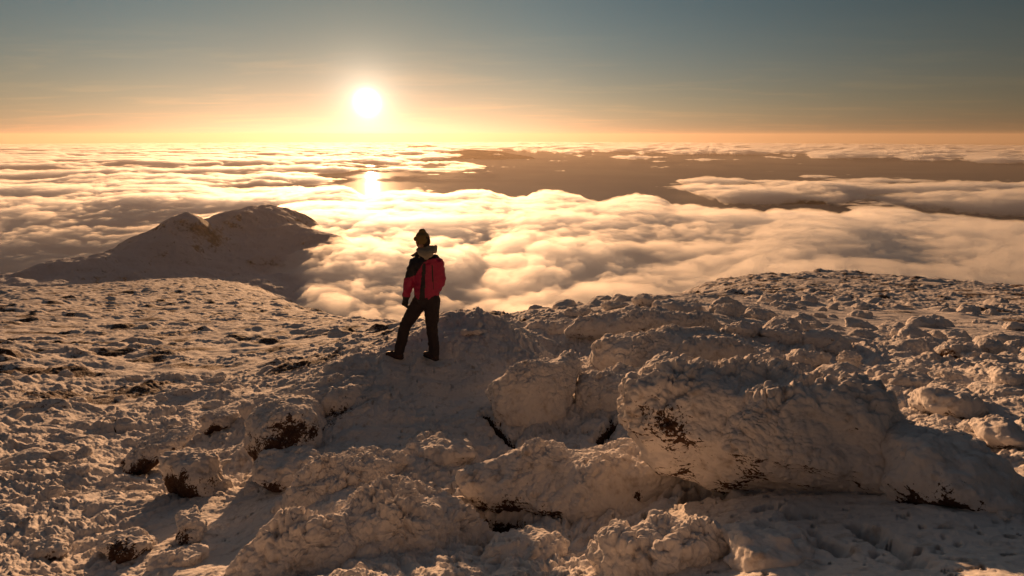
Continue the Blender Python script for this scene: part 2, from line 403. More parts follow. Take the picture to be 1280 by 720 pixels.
# ------------------------------------------------------------------ the lower mountain to the left
RP = [(-60,352,2050),(0,344,2150),(60,328,2250),(130,317,2320),(185,300,2360),(210,285,2400),(228,274,2430),(242,272,2440),(262,281,2520),(285,268,2700),(305,261,2850),(330,257,2950),(360,265,3000),(385,275,3060),(402,288,3080),
      (345,283,2620),(380,287,2580),(410,296,2480),(436,303,2400),
      (200,322,2190),(120,336,2080),(60,345,2020),(225,303,2290),(230,320,2200),(270,303,2380),(300,288,2600),(260,328,2200),(320,308,2380),(360,318,2260),(400,322,2200),
      (170,348,2000),(230,343,2060),(300,335,2180),(340,336,2180),(380,340,2120),(405,349,2000),(290,352,1950),(340,354,1880),
      (100,351,1920),(0,361,1800),(-80,365,1750)]
RZ = [(0,1000,-290),(100,900,-270),(250,900,-290),(100,1300,-380),(200,1300,-410),(280,1300,-430),(350,1300,-470),(180,600,-190),(0,600,-180),(-80,2900,-760),(0,3000,-760),(100,3050,-760),(200,3200,-760),(260,3500,-760),(330,3800,-740),(400,3800,-760),(500,3400,-760),(500,2800,-760),(520,2300,-760),(520,1800,-760),(500,1400,-740),
      (470,1750,-600),(430,1450,-560),(395,1480,-490),(390,1150,-520),(350,1000,-420),(360,850,-400),(420,700,-450),(330,700,-270),(470,1000,-640),
      (-80,500,-150),(100,450,-130),(250,450,-150),(350,450,-220),(450,450,-330),(550,700,-560),(650,1200,-800),(650,2000,-800),(650,3500,-800),(-80,4500,-800),(200,4500,-800),(450,4500,-800),
      (490,2850,-700),(440,2750,-550),(480,3100,-720),(495,2400,-660),(480,2050,-610)]
def build_ridge():
    pts = [tuple(P(*p)) for p in RP]
    for px_, r_, z_ in RZ:
        q = P(px_, 300, r_); pts.append((q.x, q.y, z_))
    pts = np.array(pts)/1000.
    c2 = .12**2; n = len(pts)
    K = -np.sqrt(((pts[:, None, :2]-pts[None, :, :2])**2).sum(-1)+c2) + .0005*np.eye(n)
    Pm = np.concatenate([np.ones((n, 1)), pts[:, :2]], 1); A_ = np.block([[K, Pm], [Pm.T, np.zeros((3, 3))]])
    w = np.linalg.solve(A_, np.concatenate([pts[:, 2], np.zeros(3)]))
    def f(x, y):
        x = x.ravel()/1000; y = y.ravel()/1000; out = np.empty(len(x))
        for i in range(0, len(x), 50000):
            a, b = x[i:i+50000], y[i:i+50000]
            out[i:i+50000] = -np.sqrt((a[:, None]-pts[:, 0])**2+(b[:, None]-pts[:, 1])**2+c2)@w[:n] + w[n]+w[n+1]*a+w[n+2]*b
        return out*1000
    l0, l1 = math.log(420.), math.log(4600.)
    na, nr = 900, 620
    az = np.linspace(math.radians(-50), math.radians(4), na); L = np.linspace(l0, l1, nr)
    A, L = np.meshgrid(az, L); r = np.exp(L); x = r*np.sin(A); y = r*np.cos(A)
    z = f(x, y).reshape(x.shape)
    rid = 1-np.abs(fbm2(x/420, y/420, 5))
    z = z + 17*fbm2(x/330+2, y/330, 6, .55) + (rid-.7)*26 + 9*(bil2(x/90, y/90, 4, .6)-.4)
    # snow drifts and bare crags
    rk = .30 + .30*fbm2(x/160, y/160, 4)
    m = NT('windswept_mountainside'); tc = m.n('TexCoord').outputs['Object']; geo = m.n('NewGeometry')
    sl = m.n('SeparateXYZ', i0=geo.outputs['Normal']).outputs[2]
    n1 = m.noise(tc, .02, 8, .66); n2_ = m.noise(tc, .11, 6, .7)
    e = m.math('ADD', m.math('MULTIPLY', m.math('SUBTRACT', 1.0, sl), 1.5), m.math('ADD', m.math('MULTIPLY', n1, .75), m.math('MULTIPLY', n2_, .75)))
    col = m.mix(m.mr(e, .95, 1.25), (.58, .60, .66, 1), (.12, .105, .095, 1))
    bp = m.n('Bump', Strength=1.0, Distance=5.0, Height=m.math('ADD', n1, n2_))
    m.link(m.n('BsdfPrincipled', Base__Color=col, Roughness=.85, Normal=bp.outputs[0]).outputs[0], m.out.inputs[0])
    return tag(mesh_np('mountainside', np.stack([x, y, z], -1).reshape(-1, 3), grid_quads(na, nr)[:, ::-1], mat=m.m), kind='structure')

# ------------------------------------------------------------------ water far below, hills, haze
H_LOW = 750.0
def polar_sheet(name, r0, r1, na, nr, zfun, mat, a0=-62, a1=62, **kw):
    az = np.linspace(math.radians(a0), math.radians(a1), na); r = np.exp(np.linspace(math.log(r0), math.log(r1), nr))
    A, Rr = np.meshgrid(az, r); x = Rr*np.sin(A); y = Rr*np.cos(A)
    z = zfun(x, y, A, Rr)
    return mesh_np(name, np.stack([x, y, z], -1).reshape(-1, 3), grid_quads(na, nr)[:, ::-1], mat=mat, **kw)
def build_water():
    m = NT('lake_water'); tc = m.n('TexCoord').outputs['Object']
    ns = m.noise(tc, .004, 4); big = m.noise(tc, .00022, 4, .55)
    bmp = m.n('Bump', Strength=.22, Distance=10.0, Height=ns)
    b = m.n('BsdfPrincipled', Base__Color=m.mix(m.mr(big, .42, .6), (.02, .024, .028, 1), (.10, .095, .085, 1)), Roughness=m.mr(big, .4, .62, .12, .2), Normal=bmp.outputs[0])
    b.inputs['Specular IOR Level'].default_value = .10
    gl = m.n('BsdfGlossy', Color=(.8, .8, .8, 1), Roughness=.12, Normal=bmp.outputs[0]); b.inputs['Specular IOR Level'].default_value = 0.0
    g2 = m.n('BsdfGlossy', Color=(.8, .8, .8, 1), Roughness=.55)
    m1 = m.n('MixShader', i0=.30, i1=b.outputs[0], i2=g2.outputs[0])
    mx = m.n('MixShader', i0=.08, i1=m1.outputs[0], i2=gl.outputs[0])
    m.link(mx.outputs[0], m.out.inputs[0])
    o = polar_sheet('water', 600., 92000., 90, 160, lambda x, y, A, r: -H_LOW - r**2/(2*R_EARTH), m.m)
    tag(o, kind='structure')
def build_haze():
    m = NT('haze_air')
    v = m.n('VolumePrincipled', Density=HAZE_D, Color=(.93, .76, .58, 1)); v.inputs['Anisotropy'].default_value = .5
    m.link(v.outputs[0], m.out.inputs['Volume'])
    zb = -H_LOW - 92000.**2/(2*R_EARTH) - 1
    X, Y0, Y1, T = 95000., -400., 93500., 180.0
    V = [(-X,Y0,zb),(X,Y0,zb),(X,Y1,zb),(-X,Y1,zb),(-X,Y0,T),(X,Y0,T),(X,Y1,T),(-X,Y1,T)]
    Q = [(0,3,2,1),(4,5,6,7),(0,1,5,4),(1,2,6,5),(2,3,7,6),(3,0,4,7)]
    tag(mesh_np('haze', np.array(V), np.array(Q), smooth=False, mat=m.m), kind='stuff')
def build_far_hills():
    m = NT('far_hill_heath'); tc = m.n('TexCoord').outputs['Object']
    m.link(m.n('BsdfPrincipled', Base__Color=m.mix(m.noise(tc, .002, 5), (.02, .02, .018, 1), (.06, .055, .045, 1)), Roughness=.95).outputs[0], m.out.inputs[0])
    # (azimuth column, distance, half length px, height above the lowland, half depth)
    def ridge(name, pts, depth, label):
        # pts: pixel column, pixel row of crest, distance
        P_ = [P(*p) for p in pts]; n = 120
        xs = np.interp(np.linspace(0, len(P_)-1, n), range(len(P_)), [p.x for p in P_])
        ys = np.interp(np.linspace(0, len(P_)-1, n), range(len(P_)), [p.y for p in P_])
        zs = np.interp(np.linspace(0, len(P_)-1, n), range(len(P_)), [p.z for p in P_])
        k = np.linspace(-1, 1, 60); K, I = np.meshgrid(k, np.arange(n), indexing='ij')
        tx = np.gradient(xs); ty = np.gradient(ys); L = np.hypot(tx, ty); nx, ny = -ty/L, tx/L
        X = xs[I] + nx[I]*K*depth; Y = ys[I] + ny[I]*K*depth
        base = -H_LOW - 30 - (X**2+Y**2)/(2*R_EARTH)
        prof = np.clip(1-np.abs(K), 0, 1)**1.2
        Z = base + (zs[I]-base)*prof + fbm2(X/900, Y/900, 5)*70*np.sin(np.pi*np.clip(prof, 0, 1))*.9
        o = mesh_np(name, np.stack([X, Y, Z], -1).reshape(-1, 3), grid_quads(n, 60), mat=m.m); tag(o, kind='structure')
    ridge('hills', [(830,300,7200),(885,262,7600),(930,243,8000),(975,237,8200),(1010,243,8300),(1060,256,8200),(1110,263,8000),(1150,280,7600)], 1500, '')
    ridge('hills', [(500,215,19000),(545,195,21000),(590,186.5,22000),(625,189,22500),(655,198,22500),(700,208,22000)], 3500, '')
    ridge('hills', [(440,196,30000),(500,186,32000),(535,181.5,33000),(575,185,33000),(620,192,33000)], 5000, '')

# ------------------------------------------------------------------ sea of clouds
H_CLOUD = 620.0
def cloud_cover_pts():
    # pixel column, pixel row, cover (-1 none .. 1 full) at the cloud level
    return [(0,200,1),(0,250,1),(0,330,1),(0,400,1),(200,200,1),(200,240,1),(200,330,1),(200,450,1),(350,200,.6),(350,235,.3),(400,400,1),(400,300,1),
            (330,250,.6),(420,250,1),(415,228,-.3),(440,226,-.9),(467,212,-.7),(467,240,-.9),(467,226,-1),(420,205,.3),(500,225,-.9),(560,225,-.8),(640,225,-.75),(700,225,-.7),(800,225,-.7),(500,205,.1),(560,205,-.4),(640,205,-1),
            (500,262,1),(600,262,1),(700,262,1),(800,272,1),(860,280,.8),(620,243,-.6),(740,245,-.7),(500,241,-.3),
            (880,265,-.5),(940,262,-.9),(1000,268,-.9),(940,234,.35),(1050,235,.5),(1180,240,.5),(1280,240,.45),(1100,255,.2),(1200,262,-.5),(1280,270,-.6),
            (940,208,-1),(1050,208,-1),(1180,210,-1),(1280,215,-1),(900,300,.9),(1000,295,.9),(1100,290,.8),(1200,300,.7),(1280,305,.7),
            (1000,340,1),(1280,340,1),(1280,420,1),(700,350,1),(500,350,1),(700,500,1),(1000,500,1),(200,600,1),
            (640,182,.6),(760,183,.5),(900,186,.3),(1080,192,.1),(1280,196,0),(640,190,-.8),(760,193,-.8),(900,196,-.8),(1080,201,-1),(1280,205,-1),
            (520,186,.4),(400,186,.8),(200,192,.8),(0,197,.8)]
def build_cloud():
    na, nr = NA_C, NR_C
    az = np.linspace(math.radians(-56), math.radians(56), na)
    r = np.exp(np.linspace(math.log(700.), math.log(75000.), nr))
    A, Rr = np.meshgrid(az, r)
    x = Rr*np.sin(A); y = Rr*np.cos(A)
    sag = Rr**2/(2*R_EARTH)
    dep = (H_CLOUD + sag)/Rr                       # slope below eye level
    # coverage: smooth weighting of control points in (azimuth, slope)
    pts = np.array(cloud_cover_pts(), float)
    pa, pt = az_t(pts[:, 0], pts[:, 1]); pt = -pt
    num = np.zeros_like(A); den = np.zeros_like(A)
    ld = np.log(dep)
    for a_, t_, c_ in zip(pa, np.maximum(pt, .018), pts[:, 2]):
        w = 1/(((A-a_)/.05)**2 + ((ld-math.log(t_))/.16)**2 + .03)**2
        num += w*c_; den += w
    cov = num/den
    warpx = fbm2(x/2600+3, y/2600, 3)*500; warpy = fbm2(x/2600, y/2600+7, 3)*500
    X, Y = x+warpx, y+warpy
    big = fbm2(X/3800, Y/2600+3, 3)
    b1 = .24*bil2(X/900, Y/700, 2, .5) + .42*bil2(X/360, Y/300, 4, .58) + .34*bil2(x/130+.3*big, y/110, 4, .6)
    fl = fbm2(X/5200, Y/700, 4)                     # long rolls
    cov = cov + .75*fbm2(x/1500, y/1000, 5, .6)*sstep(4500, 8000, Rr)
    nb = .45+.55*sstep(5000, 9000, Rr)
    thick = cov*(95-35*sstep(7000, 9000, Rr)*sstep(16000, 12000, Rr)) + (big*40 + 28*fl)*nb
    h = thick + (b1-.35)*(95+35*nb)*sstep(-60, 90, thick)
    h = np.minimum(h, 120+(h-120)*.4)
    top = h
    bot = np.full_like(top, -110.0)
    gap = top < 0
    top = np.where(gap, 0, top)
    lift = 150*sstep(7600, 1500, Rr)*sstep(-.52, -.32, A)   # the near bank swells up, its slope tilted to catch more sun
    lift = lift - 190*sstep(6000, 2600, Rr)*sstep(-.44, -.60, A)   # and pours down behind the ridge on the left
    # thickness of the body below datum shrinks to nothing where the cover ends
    bot = -(60+110*sstep(8000, 5500, Rr)+60*sstep(15000,25000,Rr))*sstep(0, 60, top)
    z_t = -H_CLOUD - sag - 30 + lift + top; z_b = -H_CLOUD - sag - 30 + lift + bot
    V = np.stack([x, y, z_t], -1).reshape(-1, 3); Vb = np.stack([x, y, z_b], -1).reshape(-1, 3)
    n = len(V); solid = (top > .01).ravel()
    # frame of the grid closes too
    edge = np.zeros((nr, na), bool); edge[0] = edge[-1] = True; edge[:, 0] = edge[:, -1] = True
    solid &= ~edge.ravel()
    Q = grid_quads(na, nr)
    keep = solid[Q].any(1); Q = Q[keep]
    bi = np.where(solid, np.arange(n)+n, np.arange(n))
    Qb = bi[Q][:, ::-1]
    Qa = np.concatenate([Q[:, ::-1][:, ::-1], Qb]); VV = np.concatenate([V, Vb])
    used = np.zeros(2*n, bool); used[Qa.ravel()] = True
    re = np.cumsum(used)-1
    m = NT('cloud_vapour')
    v = m.n('VolumeScatter', Color=(.99, .935, .85, 1), Density=CLOUD_DENS, Anisotropy=CLOUD_G)
    m.link(v.outputs[0], m.out.inputs['Volume'])
    o = mesh_np('sea_of_clouds', VV[used], re[Qa], mat=m.m)
    return tag(o, kind='stuff')

# ------------------------------------------------------------------ boulders
_ico = {}
def ico(level):
    if level not in _ico:
        bm = bmesh.new(); bmesh.ops.create_icosphere(bm, subdivisions=level, radius=1)
        V = np.array([v.co[:] for v in bm.verts]); T = np.array([[v.index for v in f.verts] for f in bm.faces], np.int32); bm.free()
        _ico[level] = (V/np.linalg.norm(V, axis=1)[:, None], T)
    return _ico[level]
def vnormals(V, T):
    n = np.cross(V[T[:, 1]]-V[T[:, 0]], V[T[:, 2]]-V[T[:, 0]]); N = np.zeros_like(V)
    for k in range(3):
        for c in range(3): N[:, c] += np.bincount(T[:, k], n[:, c], len(V))
    return N/np.maximum(np.linalg.norm(N, axis=1), 1e-9)[:, None]
RIME = None
def shape_boulder(level, Rth, D, p, cuts, seed, size, rime, U, Vv, W, bare, face_smooth=.6, lump=.10, facets=5, tilt=.35):
    """unit directions -> body in the frame U (right), Vv (up), W (towards the viewer); Rth gives the outline"""
    d, T = ico(level); u, v, w = d[:, 0], d[:, 1], d[:, 2]
    rho = np.hypot(u, v); th = np.arctan2(v, u)
    R = Rth(th); k = (rho/R)**p + (np.abs(w)/D)**p
    kk = k**(6.0/p)
    for (cu, cv, cw, off) in cuts:
        l = math.sqrt(cu*cu+cv*cv+cw*cw); q = np.maximum((u*cu+v*cv+w*cw)/l, 0)/(off)
        kk = kk + q**6
    rs = np.random.RandomState(seed*7+1); E9 = 12.0
    kk = kk**(E9/6.0)
    ts = np.linspace(-math.pi, math.pi, 181); ro = Rth(ts); ou, ov = ro*np.cos(ts), ro*np.sin(ts)
    for c in range(facets):       # broken faces, turned towards or away from the viewer so the outline stays
        n = rs.randn(3); n[2] = 0; n /= np.linalg.norm(n); nw = rs.uniform(.35, .95)*(1 if c < facets*.7 else -1); n = n*math.sqrt(1-nw*nw); n[2] = nw
        e2 = float(np.max(ou*n[0]+ov*n[1])); ext = math.hypot(e2, D*nw)
        kk = kk + (np.maximum(d@n, 0)/(ext*rs.uniform(.80, .97)))**E9
    ta = math.radians(97)-math.atan(tilt); sn_, cs_ = math.sin(ta), math.cos(ta)     # weathered top, leaning away
    kk = kk + (np.maximum(v*sn_+w*cs_, 0)/(.80*math.hypot(float(ov.max())*sn_, D*cs_)))**E9
    ta = ta + math.radians(-38); sn_, cs_ = math.sin(ta), math.cos(ta)
    kk = kk + (np.maximum(v*sn_+w*cs_-.3*u, 0)/1.04/(.90*math.hypot(float(ov.max())*sn_, D*cs_)))**E9
    r = kk**(-1/E9)
    L = d*r[:, None]
    L[:, 0] *= np.ptp(ou)/np.ptp(L[:, 0]); L[:, 1] *= np.ptp(ov)/np.ptp(L[:, 1])
    L[:, 0] += (ou.max()+ou.min())/2-(L[:, 0].max()+L[:, 0].min())/2; L[:, 1] += (ov.max()+ov.min())/2-(L[:, 1].max()+L[:, 1].min())/2
    X = L[:, :1]*U + L[:, 1:2]*Vv + L[:, 2:]*W
    # big irregularities, then rime
    o = seed*13.7
    N = vnormals(X, T)
    X = X + N*(size*lump*fbm3(X[:, 0]*1.3/size+o, X[:, 1]*1.3/size, X[:, 2]*1.3/size, 3))[:, None]
    cr = np.abs(n3(X[:, 0]*2.2/size+o, X[:, 1]*2.2/size+4, X[:, 2]*2.2/size)); X = X - N*(size*.018*np.exp(-(cr/.09)**2)*sstep(.0,.4,n3(X[:,0]/size,X[:,1]/size+o,X[:,2]/size)))[:, None]
    N = vnormals(X, T)
    face = sstep(.35, .85, -(N[:, 1]))*1.0                # sheltered side, towards the camera
    down = sstep(.05, -.5, N[:, 2])
    a = rime*(1-face_smooth*face)*(1-.85*down)*(.45+.9*sstep(-.35, .35, n3(X[:, 0]*1.6/size+o, X[:, 1]*1.6/size, X[:, 2]*1.6/size)))
    q = X + .05*np.stack([n3(X[:, 0]*5, X[:, 1]*5+o, X[:, 2]*5), n3(X[:, 0]*5+7, X[:, 1]*5, X[:, 2]*5+o), n3(X[:, 0]*5, X[:, 1]*5, X[:, 2]*5+21)], 1)
    kn = knobs3(q[:, 0]/.085+o, q[:, 1]/.085, q[:, 2]/.085)*.42 + .35*bil3(q[:, 0]*5+o, q[:, 1]*5, q[:, 2]*5, 2)
    if level > 6: kn = kn + knobs3(q[:, 0]/.036+o, q[:, 1]/.036, q[:, 2]/.036)*.36
    h = kn + .25*bil3(q[:, 0]*26, q[:, 1]*26+o, q[:, 2]*26, 2)
    st = n3(q[:, 0]*9+q[:, 2]*12, q[:, 1]*9, q[:, 2]*34-q[:, 0]*16)*.07*face + .10*face*(bil3(q[:, 0]*14, q[:, 1]*14+o, q[:, 2]*22, 3, .65)-.3)      # combed by the wind
    X = X + N*((a*(h-.45)*1.15 + rime*st))[:, None]
    N2 = vnormals(X, T)
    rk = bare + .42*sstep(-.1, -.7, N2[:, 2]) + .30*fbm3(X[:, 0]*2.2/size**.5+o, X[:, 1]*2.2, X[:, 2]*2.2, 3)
    return X, T, rk
BM = None
DRIFTS = []
def boulder(px, r, depth, label, name='boulder', level=7, p=2.6, cuts=(), seed=1, rime=.09, bare=0.05, spots=(), tilt=.35, group=None, fs=.6, lump=.12, cat='boulder', push=0.0, facets=5):
    """outline in frame pixels, at horizontal distance r; depth is the half thickness in metres"""
    global BM
    if BM is None: BM = snow_material('rime_over_rock')
    px = np.array(px, float); cxp, cyp = px.mean(0)
    C = P(cxp, cyp, r)
    hd = Vector((-C.x, -C.y, 0)).normalized()
    W = (hd + Vector((0, 0, tilt))).normalized(); U = Vector((0, 0, 1)).cross(W).normalized(); Vv = W.cross(U)
    dx, dy, dz = pix_dir(px[:, 0], px[:, 1]); D3 = np.stack([dx, dy, dz], 1)
    W_, U_, V_ = np.array(W), np.array(U), np.array(Vv); C_ = np.array(C)
    t = (C_@W_)/(D3@W_); Q = D3*t[:, None]-C_
    qu, qv = Q@U_, Q@V_; th = np.arctan2(qv, qu); rr = np.hypot(qu, qv); o = np.argsort(th); th, rr = th[o], rr[o]
    # closed polygon radius by direction
    tt = np.linspace(-math.pi, math.pi, 721); pu, pv = qu[o], qv[o]; Rt = np.zeros(721)
    for i in range(len(pu)):
        j = (i+1) % len(pu); ax, ay, bx, by = pu[i], pv[i], pu[j], pv[j]
        a0, a1 = math.atan2(ay, ax), math.atan2(by, bx)
        if a1 < a0: a1 += 2*math.pi
        for s in (0, 2*math.pi, -2*math.pi):
            k = (tt+s >= a0-1e-6) & (tt+s <= a1+1e-6); c, sn = np.cos(tt[k]), np.sin(tt[k])
            den = (bx-ax)*sn-(by-ay)*c; Rt[k] = np.abs((bx-ax)*ay-(by-ay)*ax)/np.maximum(np.abs(den), 1e-6)
    ker = np.ones(13)/13; R2 = np.convolve(np.concatenate([Rt[-20:], Rt, Rt[:20]]), ker, 'same')[20:-20]
    size = float(R2.mean()); R2 = np.maximum(R2 - rime*.32, size*.2)
    f = lambda a: np.interp(a, tt, R2)
    X, T, rk = shape_boulder(level, f, depth, p, cuts, seed, size, rime, U_, V_, W_, bare, fs, lump, facets, tilt)
    for (sx, sy, rad, v) in spots:       # bare places and painted hollow shade, given on the outline plane
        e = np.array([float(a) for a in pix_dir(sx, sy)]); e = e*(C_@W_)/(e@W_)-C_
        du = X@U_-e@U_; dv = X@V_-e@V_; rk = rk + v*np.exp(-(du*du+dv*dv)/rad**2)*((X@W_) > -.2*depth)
    off = Vector(C) - W*push; DRIFTS.append((off.x, off.y, size, np.ptp(qu)/2))
    o = mesh_np(name, X, T, mat=BM, attrs={'rock': rk}); o.location = off
    return tag(o, label, cat, group)
def oval(cx, cy, w, h, seed, ang=0.0, n=14):
    rs = np.random.RandomState(seed); a = np.arange(n)*2*math.pi/n; k = 1+.16*rs.randn(n)*.7
    x, y = np.cos(a)*w/2*k, np.sin(a)*h/2*k; c, s = math.cos(ang), math.sin(ang)
    return [(cx+x[i]*c-y[i]*s, cy+x[i]*s+y[i]*c) for i in range(n)]
def seat(px, py, back=0.0):
    """distance at which the sight line through a pixel meets the ground"""
    d = pix_dir(px, py); h = math.hypot(float(d[0]), float(d[1])); rr = np.exp(np.linspace(math.log(2.), math.log(80.), 900))
    x, y, z = float(d[0])/h*rr, float(d[1])/h*rr, float(d[2])/h*rr
    k = np.argmax(z < ground_base(x, y)); return float(rr[k]) + back
def build_boulders():
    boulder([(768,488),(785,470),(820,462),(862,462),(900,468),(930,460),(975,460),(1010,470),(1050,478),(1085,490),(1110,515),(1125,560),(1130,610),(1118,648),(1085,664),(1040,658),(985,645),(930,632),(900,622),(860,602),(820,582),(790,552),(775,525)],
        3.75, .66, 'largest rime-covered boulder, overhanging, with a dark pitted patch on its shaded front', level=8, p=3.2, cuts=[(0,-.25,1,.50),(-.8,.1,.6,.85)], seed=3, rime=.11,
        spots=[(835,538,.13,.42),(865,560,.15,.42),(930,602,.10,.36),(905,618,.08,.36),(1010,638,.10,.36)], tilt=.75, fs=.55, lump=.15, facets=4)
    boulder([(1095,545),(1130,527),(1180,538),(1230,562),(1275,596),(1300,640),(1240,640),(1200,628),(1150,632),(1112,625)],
        seat(1190, 622), .5, 'smooth shaded snow-capped rock at the right edge with a dark hollow beneath it', level=7, p=2.8, seed=5, rime=.04, tilt=.3, bare=-.1, spots=[(1190,632,.18,.8),(1150,630,.10,.6)])  # these spots paint the hollow's shade dark on the underside
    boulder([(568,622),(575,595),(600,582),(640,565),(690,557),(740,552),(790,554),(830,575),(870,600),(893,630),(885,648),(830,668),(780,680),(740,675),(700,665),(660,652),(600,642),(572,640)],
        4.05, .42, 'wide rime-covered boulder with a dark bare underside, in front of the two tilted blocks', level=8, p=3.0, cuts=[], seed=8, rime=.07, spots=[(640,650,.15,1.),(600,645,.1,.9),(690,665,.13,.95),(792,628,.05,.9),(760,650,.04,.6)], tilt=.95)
    boulder([(606,700),(612,682),(640,668),(670,661),(700,666),(712,685),(708,705),(690,726),(650,740),(612,730)],
        seat(655, 708), .28, 'small round rime-covered rock at the bottom edge between two larger ones', level=7, seed=12, rime=.045, tilt=.5)
    boulder([(736,702),(760,674),(800,656),(840,646),(880,652),(915,672),(932,702),(925,745),(830,765),(750,745)],
        seat(835, 712), .34, 'bright feathery rime mound at the bottom edge below the largest boulder', level=8, seed=15, rime=.09, tilt=1.2, fs=.2, name='rime_mound', cat='rime mound')
    boulder([(262,722),(300,694),(350,662),(400,642),(440,631),(490,613),(530,604),(552,616),(572,650),(600,682),(615,722),(560,775),(400,795),(280,765)],
        3.55, .42, 'cauliflower-like rime mound filling the bottom edge left of centre', level=8, seed=17, rime=.13, tilt=1.35, fs=.1, name='rime_mound', cat='rime mound', lump=.14)
    boulder([(335,648),(380,602),(420,574),(460,562),(500,560),(515,582),(500,612),(450,645),(390,665)],
        4.75, .36, 'knobbly rime mound just above the cauliflower-like one at the bottom edge', level=8, seed=19, rime=.11, tilt=1.4, fs=.1, name='rime_mound', cat='rime mound')
    boulder([(308,562),(312,532),(335,513),(365,505),(395,514),(412,535),(402,558),(370,568),(335,574),(315,582)],
        seat(358, 574), .55, 'upper dark bare rock, under the lip of the rock platform', level=7, p=3.2, seed=22, rime=.06, bare=.02, tilt=.1, spots=[(335,540,.16,.95),(362,522,.15,.9),(320,565,.12,.9),(388,528,.10,.8),(345,560,.1,.6)], fs=.8)
    boulder([(316,592),(330,577),(360,571),(400,572),(402,588),(375,612),(350,615),(330,607)],
        seat(358, 604), .38, 'lower of two dark bare rocks left of the hiker, split by a snowy seam', level=7, p=3.0, seed=24, rime=.05, bare=.0, tilt=.1, spots=[(335,597,.11,.95),(378,590,.11,.95),(362,606,.09,.8)], fs=.8)
    boulder([(340,512),(362,485),(400,468),(440,462),(480,470),(500,500),(480,528),(430,535),(380,525)],
        7.3, .8, 'snow-capped outer lip of the platform the hiker stands on', level=7, p=2.6, cuts=[(0,.95,.35,.30)], seed=26, rime=.06, tilt=.5, spots=[(430,527,.2,.85),(458,525,.12,.8)])
    boulder([(603,492),(640,466),(680,448),(705,438),(720,441),(726,460),(716,500),(708,540),(665,550),(628,538),(615,512)],
        6.1, .42, 'tilted wedge-shaped block of rimed rock right of the hiker, pointed at its left end', level=7, p=3.6, cuts=[(.8,0,.6,.38)], seed=30, rime=.07, tilt=.6, spots=[(735,490,.05,.8)])
    boulder([(724,474),(742,461),(790,458),(822,466),(835,492),(815,530),(760,548),(730,545),(722,510)],
        6.3, .42, 'upright rimed block close against the right side of the wedge-shaped one', level=7, p=3.2, seed=32, rime=.07, tilt=.6)
    boulder([(728,462),(748,434),(800,417),(850,410),(900,424),(940,448),(960,482),(850,495),(760,486)],
        7.6, .75, 'broad domed rime-covered rock directly behind the largest boulder', level=7, seed=34, rime=.10, tilt=.9, fs=.4)
    boulder([(700,424),(730,406),(790,399),(840,394),(885,404),(905,424),(850,436),(760,438)],
        10.3, .9, 'long low rimed rock behind the broad domed one', level=7, seed=36, rime=.11, tilt=.9, fs=.4)
    boulder([(640,424),(660,406),(700,398),(740,400),(760,415),(730,428),(680,436)], 11.2, .7, 'low rimed rock between the wedge-shaped block and skyline', level=6, seed=38, rime=.10, tilt=.5)
    boulder([(1100,590),(1125,570),(1150,590),(1160,640),(1130,670),(1100,640)], 3.9, .3, 'snowy rock wedged against the right end of the largest boulder', level=6, seed=39, rime=.03, tilt=.3, bare=-.1)
    # left edge group
    L = [((145,592),(160,572),(190,552),(225,540),(246,538),(240,552),(205,566),(175,580),(160,594)),]
    boulder(L[0], seat(190, 580), .4, 'long tilted dark-sided rock on the slope at lower left', level=7, seed=41, rime=.07, tilt=.1, p=3, spots=[(165,588,.18,.9),(190,574,.18,.9),(218,560,.14,.8)], fs=.7)
